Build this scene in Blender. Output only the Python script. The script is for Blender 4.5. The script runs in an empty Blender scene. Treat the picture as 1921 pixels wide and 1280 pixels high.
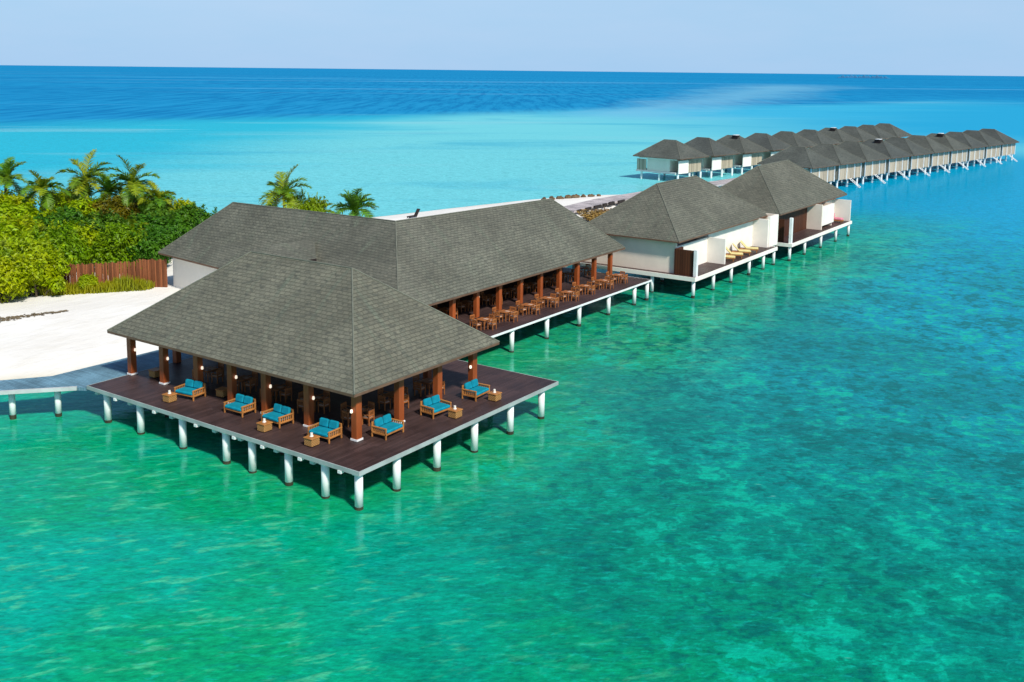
import bpy, math, random
from mathutils import Vector, Matrix
R = math.radians
C = bpy.context.scene.collection
rnd = random.Random(7)
ORD = ['first','second','third','fourth','fifth','sixth','seventh','eighth','ninth','tenth']

# ------------------------------------------------------------------ materials
def lin(c, k=1.0):
    f = lambda v: (v/255/12.92 if v/255 <= .04045 else ((v/255+.055)/1.055)**2.4)*k
    return (f(c[0]), f(c[1]), f(c[2]), 1)

class NT:
    """tiny helper to wire shader nodes"""
    def __init__(self, name):
        self.m = bpy.data.materials.new(name); self.m.use_nodes = True
        self.t = self.m.node_tree; self.t.nodes.clear()
        self.out = self.n('ShaderNodeOutputMaterial')
    def n(self, typ, **kw):
        nd = self.t.nodes.new(typ)
        for k, v in kw.items(): setattr(nd, k, v)
        return nd
    def l(self, a, b): self.t.links.new(a, b)
    def put(self, sock, v):
        if hasattr(v, 'is_output'): self.l(v, sock)
        else: sock.default_value = v
    def math(self, op, a, b=0.0, c=0.0, clamp=False):
        nd = self.n('ShaderNodeMath', operation=op); nd.use_clamp = clamp
        self.put(nd.inputs[0], a); self.put(nd.inputs[1], b)
        if op in ('MULTIPLY_ADD',): self.put(nd.inputs[2], c)
        return nd.outputs[0]
    def ramp01(self, v, a, b):
        nd = self.n('ShaderNodeMapRange'); nd.interpolation_type = 'SMOOTHSTEP'
        self.put(nd.inputs[0], v); nd.inputs[1].default_value = a; nd.inputs[2].default_value = b
        return nd.outputs[0]
    def mix(self, f, a, b, blend='MIX'):
        nd = self.n('ShaderNodeMix', data_type='RGBA', blend_type=blend)
        self.put(nd.inputs[0], f); self.put(nd.inputs[6], a); self.put(nd.inputs[7], b)
        return nd.outputs[2]
    def noise(self, vec, scale, detail=2.0, rough=.5, dist=0.0):
        nd = self.n('ShaderNodeTexNoise'); nd.inputs['Scale'].default_value = scale
        nd.inputs['Detail'].default_value = detail; nd.inputs['Roughness'].default_value = rough
        nd.inputs['Distortion'].default_value = dist
        if vec is not None: self.l(vec, nd.inputs['Vector'])
        return nd.outputs[0]
    def mapping(self, vec, scale=(1,1,1), rot=0.0, loc=(0,0,0)):
        nd = self.n('ShaderNodeMapping'); nd.inputs['Scale'].default_value = scale
        nd.inputs['Rotation'].default_value = (0,0,rot); nd.inputs['Location'].default_value = loc
        self.l(vec, nd.inputs['Vector']); return nd.outputs[0]
    def aniso(self, vec, deg, along, across=1.0):
        """stretch along the ground direction deg: coordinates are turned first, then scaled"""
        nd = self.n('ShaderNodeMapping'); nd.vector_type = 'TEXTURE'
        nd.inputs['Rotation'].default_value = (0,0,R(deg)); nd.inputs['Scale'].default_value = (1/along, 1/across, 1)
        self.l(vec, nd.inputs['Vector']); return nd.outputs[0]
    def pos(self): return self.n('ShaderNodeNewGeometry').outputs['Position']
    def obj(self): return self.n('ShaderNodeTexCoord').outputs['Object']
    def uv(self): return self.n('ShaderNodeTexCoord').outputs['UV']
    def bump(self, h, strength=.3, dist=.02, normal=None):
        nd = self.n('ShaderNodeBump'); nd.inputs['Strength'].default_value = strength
        nd.inputs['Distance'].default_value = dist; self.l(h, nd.inputs['Height'])
        if normal is not None: self.l(normal, nd.inputs['Normal'])
        return nd.outputs[0]
    def princ(self, col, rough=.6, spec=.4, normal=None, emis=None, estr=0, trans=None):
        b = self.n('ShaderNodeBsdfPrincipled')
        self.put(b.inputs['Base Color'], col); self.put(b.inputs['Roughness'], rough)
        b.inputs['Specular IOR Level'].default_value = spec
        if normal is not None: self.l(normal, b.inputs['Normal'])
        if emis: b.inputs['Emission Color'].default_value = emis; b.inputs['Emission Strength'].default_value = estr
        self.l(b.outputs[0], self.out.inputs[0]); return b

def worn(name, col, var=.25, scale=1.5, rough=.6, spec=.3, bstr=.15, stretch=(1,1,1), fine=18):
    t = NT(name); p = t.mapping(t.obj(), stretch)
    a = t.noise(p, scale, 4, .6); f = t.noise(p, fine, 3, .6)
    d = tuple(c*(1-var) for c in col[:3])+(1,); h = tuple(min(1, c*(1+var*.6)) for c in col[:3])+(1,)
    cc = t.mix(t.ramp01(a, .3, .7), d, h)
    cc = t.mix(t.math('MULTIPLY', f, .35), cc, d)
    t.princ(cc, rough, spec, t.bump(f, bstr, .02)); return t.m

def shingles(name, col):
    t = NT(name); uv = t.uv()
    br = t.n('ShaderNodeTexBrick'); br.offset = .5; br.squash = 1
    br.inputs['Scale'].default_value = 1; br.inputs['Brick Width'].default_value = .46
    br.inputs['Row Height'].default_value = .28; br.inputs['Mortar Size'].default_value = .03
    br.inputs['Mortar Smooth'].default_value = .3; br.inputs['Bias'].default_value = -.2
    br.inputs['Color1'].default_value = (.86,.87,.88,1); br.inputs['Color2'].default_value = (1.14,1.13,1.11,1)
    br.inputs['Mortar'].default_value = (.72,.72,.72,1)
    wob = t.n('ShaderNodeVectorMath', operation='ADD')
    ns = t.n('ShaderNodeTexNoise'); ns.inputs['Scale'].default_value = 1.7; t.l(uv, ns.inputs['Vector'])
    sc = t.n('ShaderNodeVectorMath', operation='SCALE'); sc.inputs['Scale'].default_value = .12
    t.l(ns.outputs['Color'], sc.inputs[0]); t.l(uv, wob.inputs[0]); t.l(sc.outputs[0], wob.inputs[1])
    t.l(wob.outputs[0], br.inputs['Vector'])
    big = t.noise(t.pos(), .22, 4, .65); fine = t.noise(uv, 9, 3, .7); streak = t.noise(t.mapping(uv, (1.6,.14,1)), 1, 3, .6)
    base = t.mix(t.ramp01(big, .3, .75), tuple(c*.80 for c in col[:3])+(1,), tuple(c*1.16 for c in col[:3])+(1,))
    oi = t.n('ShaderNodeObjectInfo').outputs['Random']
    base = t.mix(1.0, base, t.mix(oi, (.86,.88,.92,1), (1.08,1.06,1.02,1)), 'MULTIPLY')
    base = t.mix(t.ramp01(streak, .5, .8), base, (col[0]*.9, col[1]*1.02, col[2]*.98, 1))
    base = t.mix(1.0, base, br.outputs['Color'], 'MULTIPLY')
    base = t.mix(1.0, base, t.mix(fine, (.74,.74,.74,1), (1.24,1.24,1.22,1)), 'MULTIPLY')
    dash = t.noise(t.mapping(uv, (1.5, 3.6, 1)), 1.0, 2, .6)
    base = t.mix(t.math('MULTIPLY', t.ramp01(dash, .55, .63), .6), base, (col[0]*.45, col[1]*.47, col[2]*.5, 1))
    # courses: each row is thicker at its lower edge
    sp = t.n('ShaderNodeSeparateXYZ'); t.l(wob.outputs[0], sp.inputs[0])
    saw = t.math('FRACT', t.math('DIVIDE', sp.outputs[1], .28))
    h = t.math('ADD', t.math('MULTIPLY', t.math('SUBTRACT', 1.0, saw), .8), t.math('MULTIPLY', br.outputs['Fac'], -.8))
    h = t.math('ADD', h, t.math('MULTIPLY', fine, .5))
    t.princ(base, .85, .2, t.bump(h, .8, .05)); return t.m

def planks(name, col, width=.16, axis=0, var=.3, rough=.5, spec=.35, length=3.2):
    """boards on object coordinates; axis 0: boards run along x"""
    t = NT(name); o = t.mapping(t.uv(), (1,1,1), 0 if axis == 0 else math.pi/2)
    br = t.n('ShaderNodeTexBrick'); br.offset = .37
    br.inputs['Scale'].default_value = 1; br.inputs['Brick Width'].default_value = length
    br.inputs['Row Height'].default_value = width; br.inputs['Mortar Size'].default_value = .01
    br.inputs['Color1'].default_value = (1-var,1-var,1-var,1); br.inputs['Color2'].default_value = (1+var,1+var,1+var,1)
    br.inputs['Mortar'].default_value = (.3,.3,.3,1); t.l(o, br.inputs['Vector'])
    g = t.noise(t.mapping(o, (1.2, 14, 1)), 2, 3, .6); bl = t.noise(o, .35, 3, .6)
    c = t.mix(t.ramp01(bl, .3, .7), tuple(x*.75 for x in col[:3])+(1,), tuple(x*1.3 for x in col[:3])+(1,))
    c = t.mix(1.0, c, br.outputs['Color'], 'MULTIPLY')
    c = t.mix(1.0, c, t.mix(g, (.7,.7,.7,1), (1.3,1.3,1.3,1)), 'MULTIPLY')
    hh = t.math('ADD', t.math('MULTIPLY', br.outputs['Fac'], -1.0), t.math('MULTIPLY', g, .3))
    t.princ(c, t.math('MULTIPLY_ADD', bl, .4, rough-.2), spec, t.bump(hh, .5, .02)); return t.m

def slats(name, col, width=.12, var=.35):
    """upright slats / woven panels on UV"""
    t = NT(name); uv = t.uv(); sp = t.n('ShaderNodeSeparateXYZ'); t.l(uv, sp.inputs[0])
    fr = t.math('FRACT', t.math('DIVIDE', sp.outputs[0], width))
    groove = t.math('SUBTRACT', 1.0, t.math('MULTIPLY', t.ramp01(t.math('ABSOLUTE', t.math('SUBTRACT', fr, .5)), .36, .5), 1.0))
    cell = t.n('ShaderNodeTexWhiteNoise', noise_dimensions='1D')
    t.l(t.math('FLOOR', t.math('DIVIDE', sp.outputs[0], width)), cell.inputs['W'])
    g = t.noise(t.mapping(uv, (9, .8, 1)), 2, 3, .6)
    c = t.mix(cell.outputs[0], tuple(x*(1-var) for x in col[:3])+(1,), tuple(min(1,x*(1+var)) for x in col[:3])+(1,))
    c = t.mix(1.0, c, t.mix(g, (.7,.7,.7,1), (1.25,1.25,1.25,1)), 'MULTIPLY')
    c = t.mix(groove, tuple(x*.35 for x in col[:3])+(1,), c)
    t.princ(c, .65, .25, t.bump(groove, .6, .02)); return t.m

def woven(name, col):
    t = NT(name); uv = t.uv()
    ch = t.n('ShaderNodeTexChecker'); ch.inputs['Scale'].default_value = 14; t.l(uv, ch.inputs['Vector'])
    g = t.noise(uv, 9, 3, .7)
    c = t.mix(ch.outputs['Fac'], tuple(x*.6 for x in col[:3])+(1,), tuple(x*1.2 for x in col[:3])+(1,))
    c = t.mix(1.0, c, t.mix(g, (.6,.6,.6,1), (1.35,1.35,1.35,1)), 'MULTIPLY')
    t.princ(c, .7, .25, t.bump(ch.outputs['Fac'], .5, .02)); return t.m

def leaf(name, col, var=.5, trans=.4):
    t = NT(name)
    ri = t.n('ShaderNodeNewGeometry').outputs['Random Per Island']
    oi = t.n('ShaderNodeObjectInfo').outputs['Random']
    big = t.noise(t.pos(), .5, 2, .5)
    c = t.mix(ri, tuple(x*(1-var) for x in col[:3])+(1,), tuple(min(1,x*(1+var)) for x in col[:3])+(1,))
    c = t.mix(t.ramp01(big, .35, .7), c, (col[0]*1.3, col[1]*1.12, col[2]*.8, 1))
    hs = t.n('ShaderNodeHueSaturation'); t.l(c, hs.inputs['Color'])
    t.l(t.math('MULTIPLY_ADD', oi, .03, .485), hs.inputs['Hue']); hs.inputs['Saturation'].default_value = 1.05
    b = t.n('ShaderNodeBsdfPrincipled'); t.l(hs.outputs[0], b.inputs['Base Color'])
    b.inputs['Roughness'].default_value = .45; b.inputs['Specular IOR Level'].default_value = .3
    tr = t.n('ShaderNodeBsdfTranslucent'); t.l(hs.outputs[0], tr.inputs[0])
    mx = t.n('ShaderNodeMixShader'); mx.inputs[0].default_value = trans
    t.l(b.outputs[0], mx.inputs[1]); t.l(tr.outputs[0], mx.inputs[2]); t.l(mx.outputs[0], t.out.inputs[0]); return t.m

def glow(name, col, e):
    t = NT(name); t.princ(col, .4, .4, emis=col, estr=e); return t.m

M = {}
M['roof'] = shingles('roof_shingle', (.160,.160,.124,1))
M['farroof'] = shingles('shade_darkened_far_shingle', (.112,.122,.108,1))  # same shingle as near roofs, with shade painted in as a darker colour
M['ridge'] = worn('ridge_tile', (.17,.175,.135,1), .2, 2, .85, .2)
M['soffit'] = slats('soffit_wood', (.10,.045,.022,1), .2, .2)
M['eave'] = worn('eave_board', (.16,.09,.055,1), .25, 1.2, .7)
M['column'] = worn('red_timber', (.36,.082,.018,1), .3, 1.2, .5, .4, .2, (1,1,.25))
M['boards'] = planks('dark_deck_boards', (.062,.036,.033,1), .16, 0, .25, .5, .3)
M['walkboards'] = planks('grey_walkway_boards', (.13,.25,.32,1), .18, 1, .15, .7, .25)
M['jetty'] = planks('mauve_boardwalk_boards', (.44,.39,.38,1), .25, 1, .15, .7, .25)
M['concrete'] = worn('pale_concrete', (.52,.56,.54,1), .18, .8, .8, .2)
M['greyconcrete'] = worn('grey_concrete', (.38,.43,.41,1), .2, .8, .8, .2)
M['white'] = worn('white_paint', (.85,.85,.82,1), .10, 1.0, .6, .3)
M['cream'] = worn('cream_plaster', (.88,.76,.62,1), .07, .6, .75, .2)
M['creamwhite'] = worn('white_plaster', (.90,.84,.74,1), .06, .6, .75, .2)
M['algae'] = worn('waterline_growth', (.05,.045,.025,1), .4, 3, .6)
M['brownpanel'] = slats('brown_door_slats', (.085,.028,.012,1), .28, .25)
M['fence'] = slats('fence_stakes', (.22,.075,.028,1), .14, .5)
M['woven'] = slats('tan_screen', (.52,.42,.30,1), .30, .35)
M['wood'] = worn('honey_teak', (.46,.19,.05,1), .3, 2, .5, .35, .15, (1,1,.4))
M['darkwood'] = worn('dark_teak', (.24,.09,.03,1), .35, 2, .5, .35)
M['terrawood'] = worn('red_brown_teak', (.38,.13,.035,1), .3, 2, .5, .35, .15, (1,1,.4))
M['wicker'] = woven('wicker_weave', (.42,.22,.07,1))
M['turq'] = worn('turquoise_canvas', (.004,.25,.34,1), .25, 1.6, .85, .15, .2)
M['pale'] = worn('pale_cushion', (.55,.36,.25,1), .12, 3, .85, .15)
M['lampglass'] = glow('lamp_glass', (1,.84,.66,1), .9)
M['wax'] = worn('white_candle_wax', (.85,.80,.70,1), .05, 8, .5)
M['yellow'] = worn('yellow_mattress', (.74,.62,.27,1), .15, 2, .8)
M['pink'] = worn('pink_towel', (.75,.25,.32,1), .15, 2, .85)
M['rock'] = worn('brown_rock', (.16,.11,.06,1), .5, 1.5, .9, .2, .5)
M['drift'] = worn('grey_driftwood', (.13,.10,.08,1), .4, 2, .9)
M['dark'] = worn('dark_timber', (.03,.022,.02,1), .3, 2, .8)
M['bark'] = worn('palm_bark', (.20,.15,.10,1), .35, 2, .9, .1, .5, (1,1,5))
M['stem'] = worn('shrub_stem', (.12,.09,.06,1), .35, 2, .9)
M['lime'] = leaf('lime_leaf', (.30,.42,.01,1))
M['green'] = leaf('green_leaf', (.17,.30,.01,1))
M['deep'] = leaf('deep_green_leaf', (.075,.20,.02,1))
M['olive'] = leaf('olive_leaf', (.15,.15,.012,1))
M['palmleaf'] = leaf('palm_leaf', (.12,.24,.025,1), .5, .2)
M['palmyellow'] = leaf('palm_leaf_yellowed', (.22,.29,.025,1), .5, .2)
M['dry'] = leaf('dry_brush', (.30,.20,.09,1), .5, .1)
M['grass'] = leaf('grass_blade', (.22,.25,.02,1), .5, .2)
M['weed'] = worn('dry_seaweed', (.22,.17,.10,1), .4, 3, .95)
M['farisle'] = worn('far_island_hazed', (.05,.22,.40,1), .2, .01, .9)  # blue of the distance haze painted into the island colour

# ------------------------------------------------------------------ mesh builder
class MB:
    def __init__(self): self.v=[]; self.f=[]; self.m=[]
    def face(self, pts, mi=0):
        b=len(self.v); self.v += [tuple(p) for p in pts]; self.f.append(tuple(range(b,b+len(pts)))); self.m.append(mi)
    def add(self, vs, fs, mi=0):
        b=len(self.v); self.v += [tuple(p) for p in vs]
        for f in fs: self.f.append(tuple(b+i for i in f)); self.m.append(mi)
    def box(self, x0,y0,z0,x1,y1,z1, mi=0, T=None):
        vs=[Vector(p) for p in ((x0,y0,z0),(x1,y0,z0),(x1,y1,z0),(x0,y1,z0),(x0,y0,z1),(x1,y0,z1),(x1,y1,z1),(x0,y1,z1))]
        if T is not None: vs=[T@v for v in vs]
        self.add(vs,[(0,3,2,1),(4,5,6,7),(0,1,5,4),(1,2,6,5),(2,3,7,6),(3,0,4,7)],mi); return self
    def soft(self, x0,y0,z0,x1,y1,z1, b=.03, mi=0, T=None):
        """box with chamfered edges (cushions, furniture)"""
        def ring(z, i): return [(x0+i+b,y0+i,z),(x1-i-b,y0+i,z),(x1-i,y0+i+b,z),(x1-i,y1-i-b,z),(x1-i-b,y1-i,z),(x0+i+b,y1-i,z),(x0+i,y1-i-b,z),(x0+i,y0+i+b,z)]
        vs=[]
        for z,i in ((z0,b),(z0+b,0),(z1-b,0),(z1,b)): vs += ring(z,i)
        vs=[Vector(p) for p in vs]
        if T is not None: vs=[T@v for v in vs]
        fs=[tuple(range(7,-1,-1)), tuple(range(24,32))]
        for k in range(3):
            for j in range(8): fs.append((k*8+j, k*8+(j+1)%8, (k+1)*8+(j+1)%8, (k+1)*8+j))
        self.add(vs,fs,mi); return self
    def tube(self, pts, rads, n=8, mi=0, caps=True):
        vs=[]; fs=[]; prev=None
        for i,p in enumerate(pts):
            p=Vector(p); a=Vector(pts[max(0,i-1)]); b=Vector(pts[min(len(pts)-1,i+1)])
            d=(b-a).normalized()
            if prev is None:
                s=d.cross(Vector((0,0,1)));  s = Vector((1,0,0)) if s.length<1e-4 else s.normalized()
            else:
                s=prev-d*prev.dot(d); s.normalize()
            prev=s; t=d.cross(s)
            for k in range(n):
                an=2*math.pi*k/n; vs.append(p+(s*math.cos(an)+t*math.sin(an))*rads[i])
        for i in range(len(pts)-1):
            for k in range(n): fs.append((i*n+k, i*n+(k+1)%n, (i+1)*n+(k+1)%n, (i+1)*n+k))
        if caps: fs += [tuple(range(n-1,-1,-1)), tuple(range((len(pts)-1)*n, len(pts)*n))]
        self.add(vs,fs,mi); return self
    def prism(self, poly, z0, z1, mi=0):
        n=len(poly); vs=[(x,y,z0) for x,y in poly]+[(x,y,z1) for x,y in poly]
        fs=[tuple(range(n-1,-1,-1)), tuple(range(n,2*n))]+[(i,(i+1)%n,n+(i+1)%n,n+i) for i in range(n)]
        self.add(vs,fs,mi); return self
    def build(self, name, mats, parent=None, smooth=False, world=True):
        me=bpy.data.meshes.new(name)
        off=Vector((0,0,0))
        if parent is not None and world:
            q=parent
            while q is not None: off += Vector(q.location); q=q.parent
        me.from_pydata([tuple(Vector(v)-off) for v in self.v],[],self.f)
        for m in (mats if isinstance(mats,(list,tuple)) else [mats]): me.materials.append(m)
        me.polygons.foreach_set('material_index', self.m)
        uvl=me.uv_layers.new(name='UVMap'); Z=Vector((0,0,1)); uvs=[0.0]*(2*len(me.loops))
        for p in me.polygons:
            n=p.normal
            u=Vector((1,0,0)) if abs(n.z)>.999 else Z.cross(n).normalized()
            w=n.cross(u)
            for li in p.loop_indices:
                co=me.vertices[me.loops[li].vertex_index].co+off
                uvs[2*li]=co.dot(u); uvs[2*li+1]=co.dot(w)
        uvl.data.foreach_set('uv', uvs)
        if smooth: me.polygons.foreach_set('use_smooth',[True]*len(me.polygons))
        me.update()
        o=bpy.data.objects.new(name,me); C.objects.link(o)
        if parent is not None: o.parent=parent
        return o

def tag(o, label=None, cat=None, group=None, kind=None):
    if label: o['label']=label
    if cat: o['category']=cat
    if group: o['group']=group
    if kind: o['kind']=kind
    return o
def thing(name, label, cat, loc=(0,0,0), rz=0, group=None):
    o=bpy.data.objects.new(name,None); C.objects.link(o); o.location=loc; o.rotation_euler=(0,0,rz)
    o.empty_display_size=.3
    return tag(o,label,cat,group)
KIDS={}
def dup(root, loc, rz, label, group=None, scale=None):
    """copy of a thing with copies of its parts and sub-parts (mesh data shared)"""
    if root.name not in KIDS:
        ch={}
        for o in C.objects: 
            if o.parent is not None: ch.setdefault(o.parent.name,[]).append(o)
        KIDS[root.name]=(ch.get(root.name,[]),{c.name:ch.get(c.name,[]) for c in ch.get(root.name,[])})
    kids,grand=KIDS[root.name]
    r=root.copy(); C.objects.link(r); r.location=loc; r.rotation_euler=(0,0,rz)
    if scale: r.scale=scale
    r['label']=label
    if group: r['group']=group
    for c in kids:
        k=c.copy(); C.objects.link(k); k.parent=r
        for g in grand[c.name]:
            h=g.copy(); C.objects.link(h); h.parent=k
    return r
USED={}
def place(proto, loc, rz, label, group=None, scale=None):
    if proto.name not in USED:
        USED[proto.name]=1; list(dup.__code__.co_varnames)
        ch={}
        for o in C.objects:
            if o.parent is not None: ch.setdefault(o.parent.name,[]).append(o)
        KIDS[proto.name]=(ch.get(proto.name,[]),{c.name:ch.get(c.name,[]) for c in ch.get(proto.name,[])})
        proto.location=loc; proto.rotation_euler=(0,0,rz); proto['label']=label
        if scale: proto.scale=scale
        if group: proto['group']=group
        return proto
    return dup(proto,loc,rz,label,group,scale)

# ------------------------------------------------------------------ building helpers
def roof_shell(parent, tops, eave, edges, thick=.16, cap=.05, mat='roof'):
    """tops: list of 3-D polygons (seen from above, counter-clockwise); eave: closed loop of 3-D points"""
    mb=MB()
    tris=[]
    for f in tops:
        for k in range(1,len(f)-1): tris.append([f[0],f[k],f[k+1]])
    tops=tris
    for f in tops: mb.face(f,0)
    for f in tops: mb.face([(x,y,z-thick) for x,y,z in reversed(f)],1)
    n=len(eave)
    for i in range(n):
        a=eave[i]; b=eave[(i+1)%n]
        mb.face([(a[0],a[1],a[2]-thick),(b[0],b[1],b[2]-thick),b,a],2)
    r=mb.build('roof',[M[mat],M['soffit'],M['eave']],parent)
    cb=MB()
    for a,b in edges: cb.tube([Vector(a)+Vector((0,0,.02)),Vector(b)+Vector((0,0,.02))],[cap,cap],6)
    cb.build('ridge_cap',M['ridge'],r)
    return r
def hip(u0,u1,v0,v1,ze, r0,r1):
    """hip roof with ridge points r0,r1 (ridge along u or v)"""
    a,b,c,d=(u0,v0,ze),(u1,v0,ze),(u1,v1,ze),(u0,v1,ze)
    if abs(r0[0]-r1[0])>abs(r0[1]-r1[1]): tops=[[a,b,r1,r0],[b,c,r1],[c,d,r0,r1],[d,a,r0]]; ed=[(a,r0),(d,r0),(b,r1),(c,r1),(r0,r1)]
    else: tops=[[a,b,r0],[b,c,r1,r0],[c,d,r1],[d,a,r0,r1]]; ed=[(a,r0),(b,r0),(c,r1),(d,r1),(r0,r1)]
    return tops,[a,b,c,d],ed
def pier(parent,x,y,ztop,r=.225,zb=-.9,head=True):
    mb=MB().tube([(x,y,.10),(x,y,ztop)],[r,r],14)
    if head: mb.box(x-r*1.08,y-r*1.08,ztop-.12,x+r*1.08,y+r*1.08,ztop-.003)
    p=mb.build('pier',M['white'],parent,smooth=False)
    for pl in p.data.polygons: pl.use_smooth = len(pl.vertices)==4 and abs(pl.normal.z)<.5 and pl.index<16
    MB().tube([(x,y,zb),(x,y,rnd.uniform(.10,.30))],[r*1.05,r*1.03],14).build('waterline_band',M['algae'],p)
    return p
def column(parent,x,y,z0,z1,w,sconce=None,collar=True):
    h=w/2
    c=MB().soft(x-h,y-h,z0,x+h,y+h,z1,.025).build('column',M['column'],parent)
    if collar:
        k=h+.035; mb=MB(); 
        mb.box(x-k,y-k,z0+.02,x+k,y+k,z0+.13)
        mb.build('base_collar',M['white'],c)
    if sconce:
        sx,sy=sconce; px,py=x+sx*(h+.09),y+sy*(h+.09); zc=z0+1.75
        MB().tube([(px,py,zc-.10),(px,py,zc-.04),(px,py,zc+.10)],[.05,.085,.06],10).build('wall_lamp',M['lampglass'],c,smooth=True)
    return c
def rim(parent,poly,z0,z1,t,mat,name='rim_beam'):
    """edge beam round a deck polygon (ccw)"""
    mb=MB(); n=len(poly); cx=sum(p[0] for p in poly)/n; cy=sum(p[1] for p in poly)/n
    inn=[]
    for i in range(n):
        p=Vector(poly[i]); a=(p-Vector(poly[i-1])).normalized(); b=(Vector(poly[(i+1)%n])-p).normalized()
        na=Vector((-a.y,a.x)); nb=Vector((-b.y,b.x)); q=(na+nb); q=q/max(.3,q.dot(na)); inn.append(p+q*t)
    for i in range(n):
        j=(i+1)%n; a,b,c,d=poly[i],poly[j],inn[j],inn[i]
        mb.face([(a[0],a[1],z0),(b[0],b[1],z0),(b[0],b[1],z1),(a[0],a[1],z1)])
        mb.face([(a[0],a[1],z1),(b[0],b[1],z1),(c[0],c[1],z1),(d[0],d[1],z1)])
        mb.face([(d[0],d[1],z0),(c[0],c[1],z0),(b[0],b[1],z0),(a[0],a[1],z0)])
        mb.face([(c[0],c[1],z0),(d[0],d[1],z0),(d[0],d[1],z1),(c[0],c[1],z1)])
    mb.build(name,mat,parent); return inn

# ------------------------------------------------------------------ dining pavilion
HD=2.27
pav=thing('dining_pavilion','open-sided dining pavilion with grey hipped roof on a square deck, nearest the camera','pavilion',(9,13,0))
EA,EB,EC,ED=2.2,2.4,15.8,25.1     # eave rectangle u0 v0 u1 v1
r0,r1=(9.0,9.0,10.55),(9.0,18.4,10.55)
roof_shell(pav,*hip(EA,EC,EB,ED,5.38,r0,r1))
deckp=[(0,0),(19.35,0),(19.35,24.3),(0,24.3)]
inn=rim(pav,deckp,HD-.24,HD,.06,M['greyconcrete'])
MB().prism([tuple(p) for p in inn],HD-.16,HD-.004).build('deck',M['boards'],pav)
cu=[3.3,6.9,10.5,14.1]; cv=[3.3,7.1,10.75,13.85,17.1,20.6,24.1]
for i,v in enumerate(cv): column(pav,cu[0],v,HD-.004,5.75,.44,(.25,-1) if i else (-1,.3),True)
for u in cu[1:]: column(pav,u,cv[0],HD-.004,5.75,.44,(1,.1) if u<14 else (-1,-.2),True)
for v in cv[1:]: column(pav,cu[3],v,HD-.004,5.75,.44,None,False)
for u in cu[1:3]: column(pav,u,cv[-1],HD-.004,5.75,.44,None,False)
bm_=MB()
for (a,b) in (((cu[0],cv[0]),(cu[3],cv[0])),((cu[0],cv[-1]),(cu[3],cv[-1]))): bm_.box(a[0]-.3,a[1]-.12,5.0,b[0]+.3,a[1]+.12,5.3)
for u in (cu[0],cu[3]): bm_.box(u-.1,cv[0]+.13,5.02,u+.1,cv[-1]-.13,5.28)
bm_.build('eave_beam',M['column'],pav)
pu=[.4,3.4,6.9,10.5,14.3,17.9]; pv=[.4,2.9,5.75,8.75,11.0,15.0,19.2,22.7]
for u in pu: pier(pav,u,.42,HD-.243)
for v in pv[1:]: pier(pav,.42,v,HD-.243)
for u in pu[1:]:
    for v in (4.6,9.5,15,20.5): pier(pav,u,v,HD-.165,.2)
for v in pv[1:]: MB().box(.10,v+.55,HD-.46,19.1,v+.85,HD-.163).build('floor_joist',M['concrete'],pav)
for v in [1.4,4.4,7.4,9.8,13.2,17.2,21.2]: MB().box(-.05,v-.12,HD-.40,.2,v+.12,HD-.243).build('joist_end',M['white'],pav)

# ------------------------------------------------------------------ dining hall (L-shaped)
HH=2.1
hall=thing('dining_hall','long L-shaped dining hall with grey roof and open terrace, behind the nearest pavilion','hall',(38,20,0))
ze=4.65
K=(20,14.8,ze); E1=(56.3,15.1,ze); E2=(56.3,26.2,ze); N=(33.5,26.2,ze); W2=(33.5,50.6,ze); W1=(24.7,50.6,ze)
J=(28.2,22.3,10.05); Rr=(50.0,20.4,10.0); L=(28.1,43.2,9.95)
roof_shell(hall,[[K,E1,Rr,J],[E1,E2,Rr],[E2,N,J,Rr],[N,W2,L,J],[W2,W1,L],[W1,K,J,L]],[K,E1,E2,N,W2,W1],[(K,J),(E1,Rr),(E2,Rr),(Rr,J),(J,L),(W2,L),(W1,L)])
hp=[(19.6,10.85),(54.3,10.85),(54.3,26.0),(19.6,26.0)]
inn=rim(hall,hp,HH-.17,HH,.05,M['white'])
MB().prism([tuple(p) for p in inn],HH-.16,HH-.004).build('deck',M['boards'],hall)
for k in range(9): column(hall,27.6+3.3*k,15.6,HH-.004,4.88,.40,(.9,-.2) if k%2 else None,False)
MB().box(22,15.5,4.5,54.4,15.7,4.74).build('eave_beam',M['column'],hall)
for u in (24.6,29.9,35.2,40.6,46.0,51.2,53.9): pier(hall,u,11.2,HH-.173,.2)
for u in (26,32,38,44,50):
    for v in (16,21): pier(hall,u,v,HH-.165,.19)
MB().box(24,22.0,HH,55,22.25,5.6).build('back_wall',M['darkwood'],hall)
wl=MB(); wl.prism([(25.55,49.5),(23.1,31.5),(23.4,31.45),(25.85,49.46)],.6,5.3)
wl.prism([(25.552,49.5),(32.6,49.8),(32.6,49.5),(25.8,49.2)],.6,5.3); wl.build('wall',M['creamwhite'],hall)
# small raised link roof between the pavilion ridge and the hall roof
lk=MB()
tl,tr,br_,bl_=(21.4,30.4,8.05),(25.95,29.9,8.02),(23.5,27.1,6.95),(18.9,27.6,6.95)
lk.face([bl_,br_,tr,tl],0)
dn=lambda p:(p[0],p[1],4.6)
for p,q in ((bl_,br_),(br_,tr),(tr,tl),(tl,bl_)): lk.face([dn(p),dn(q),q,p],1)
lk.build('link_roof',[M['roof'],M['dark']],hall)

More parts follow.
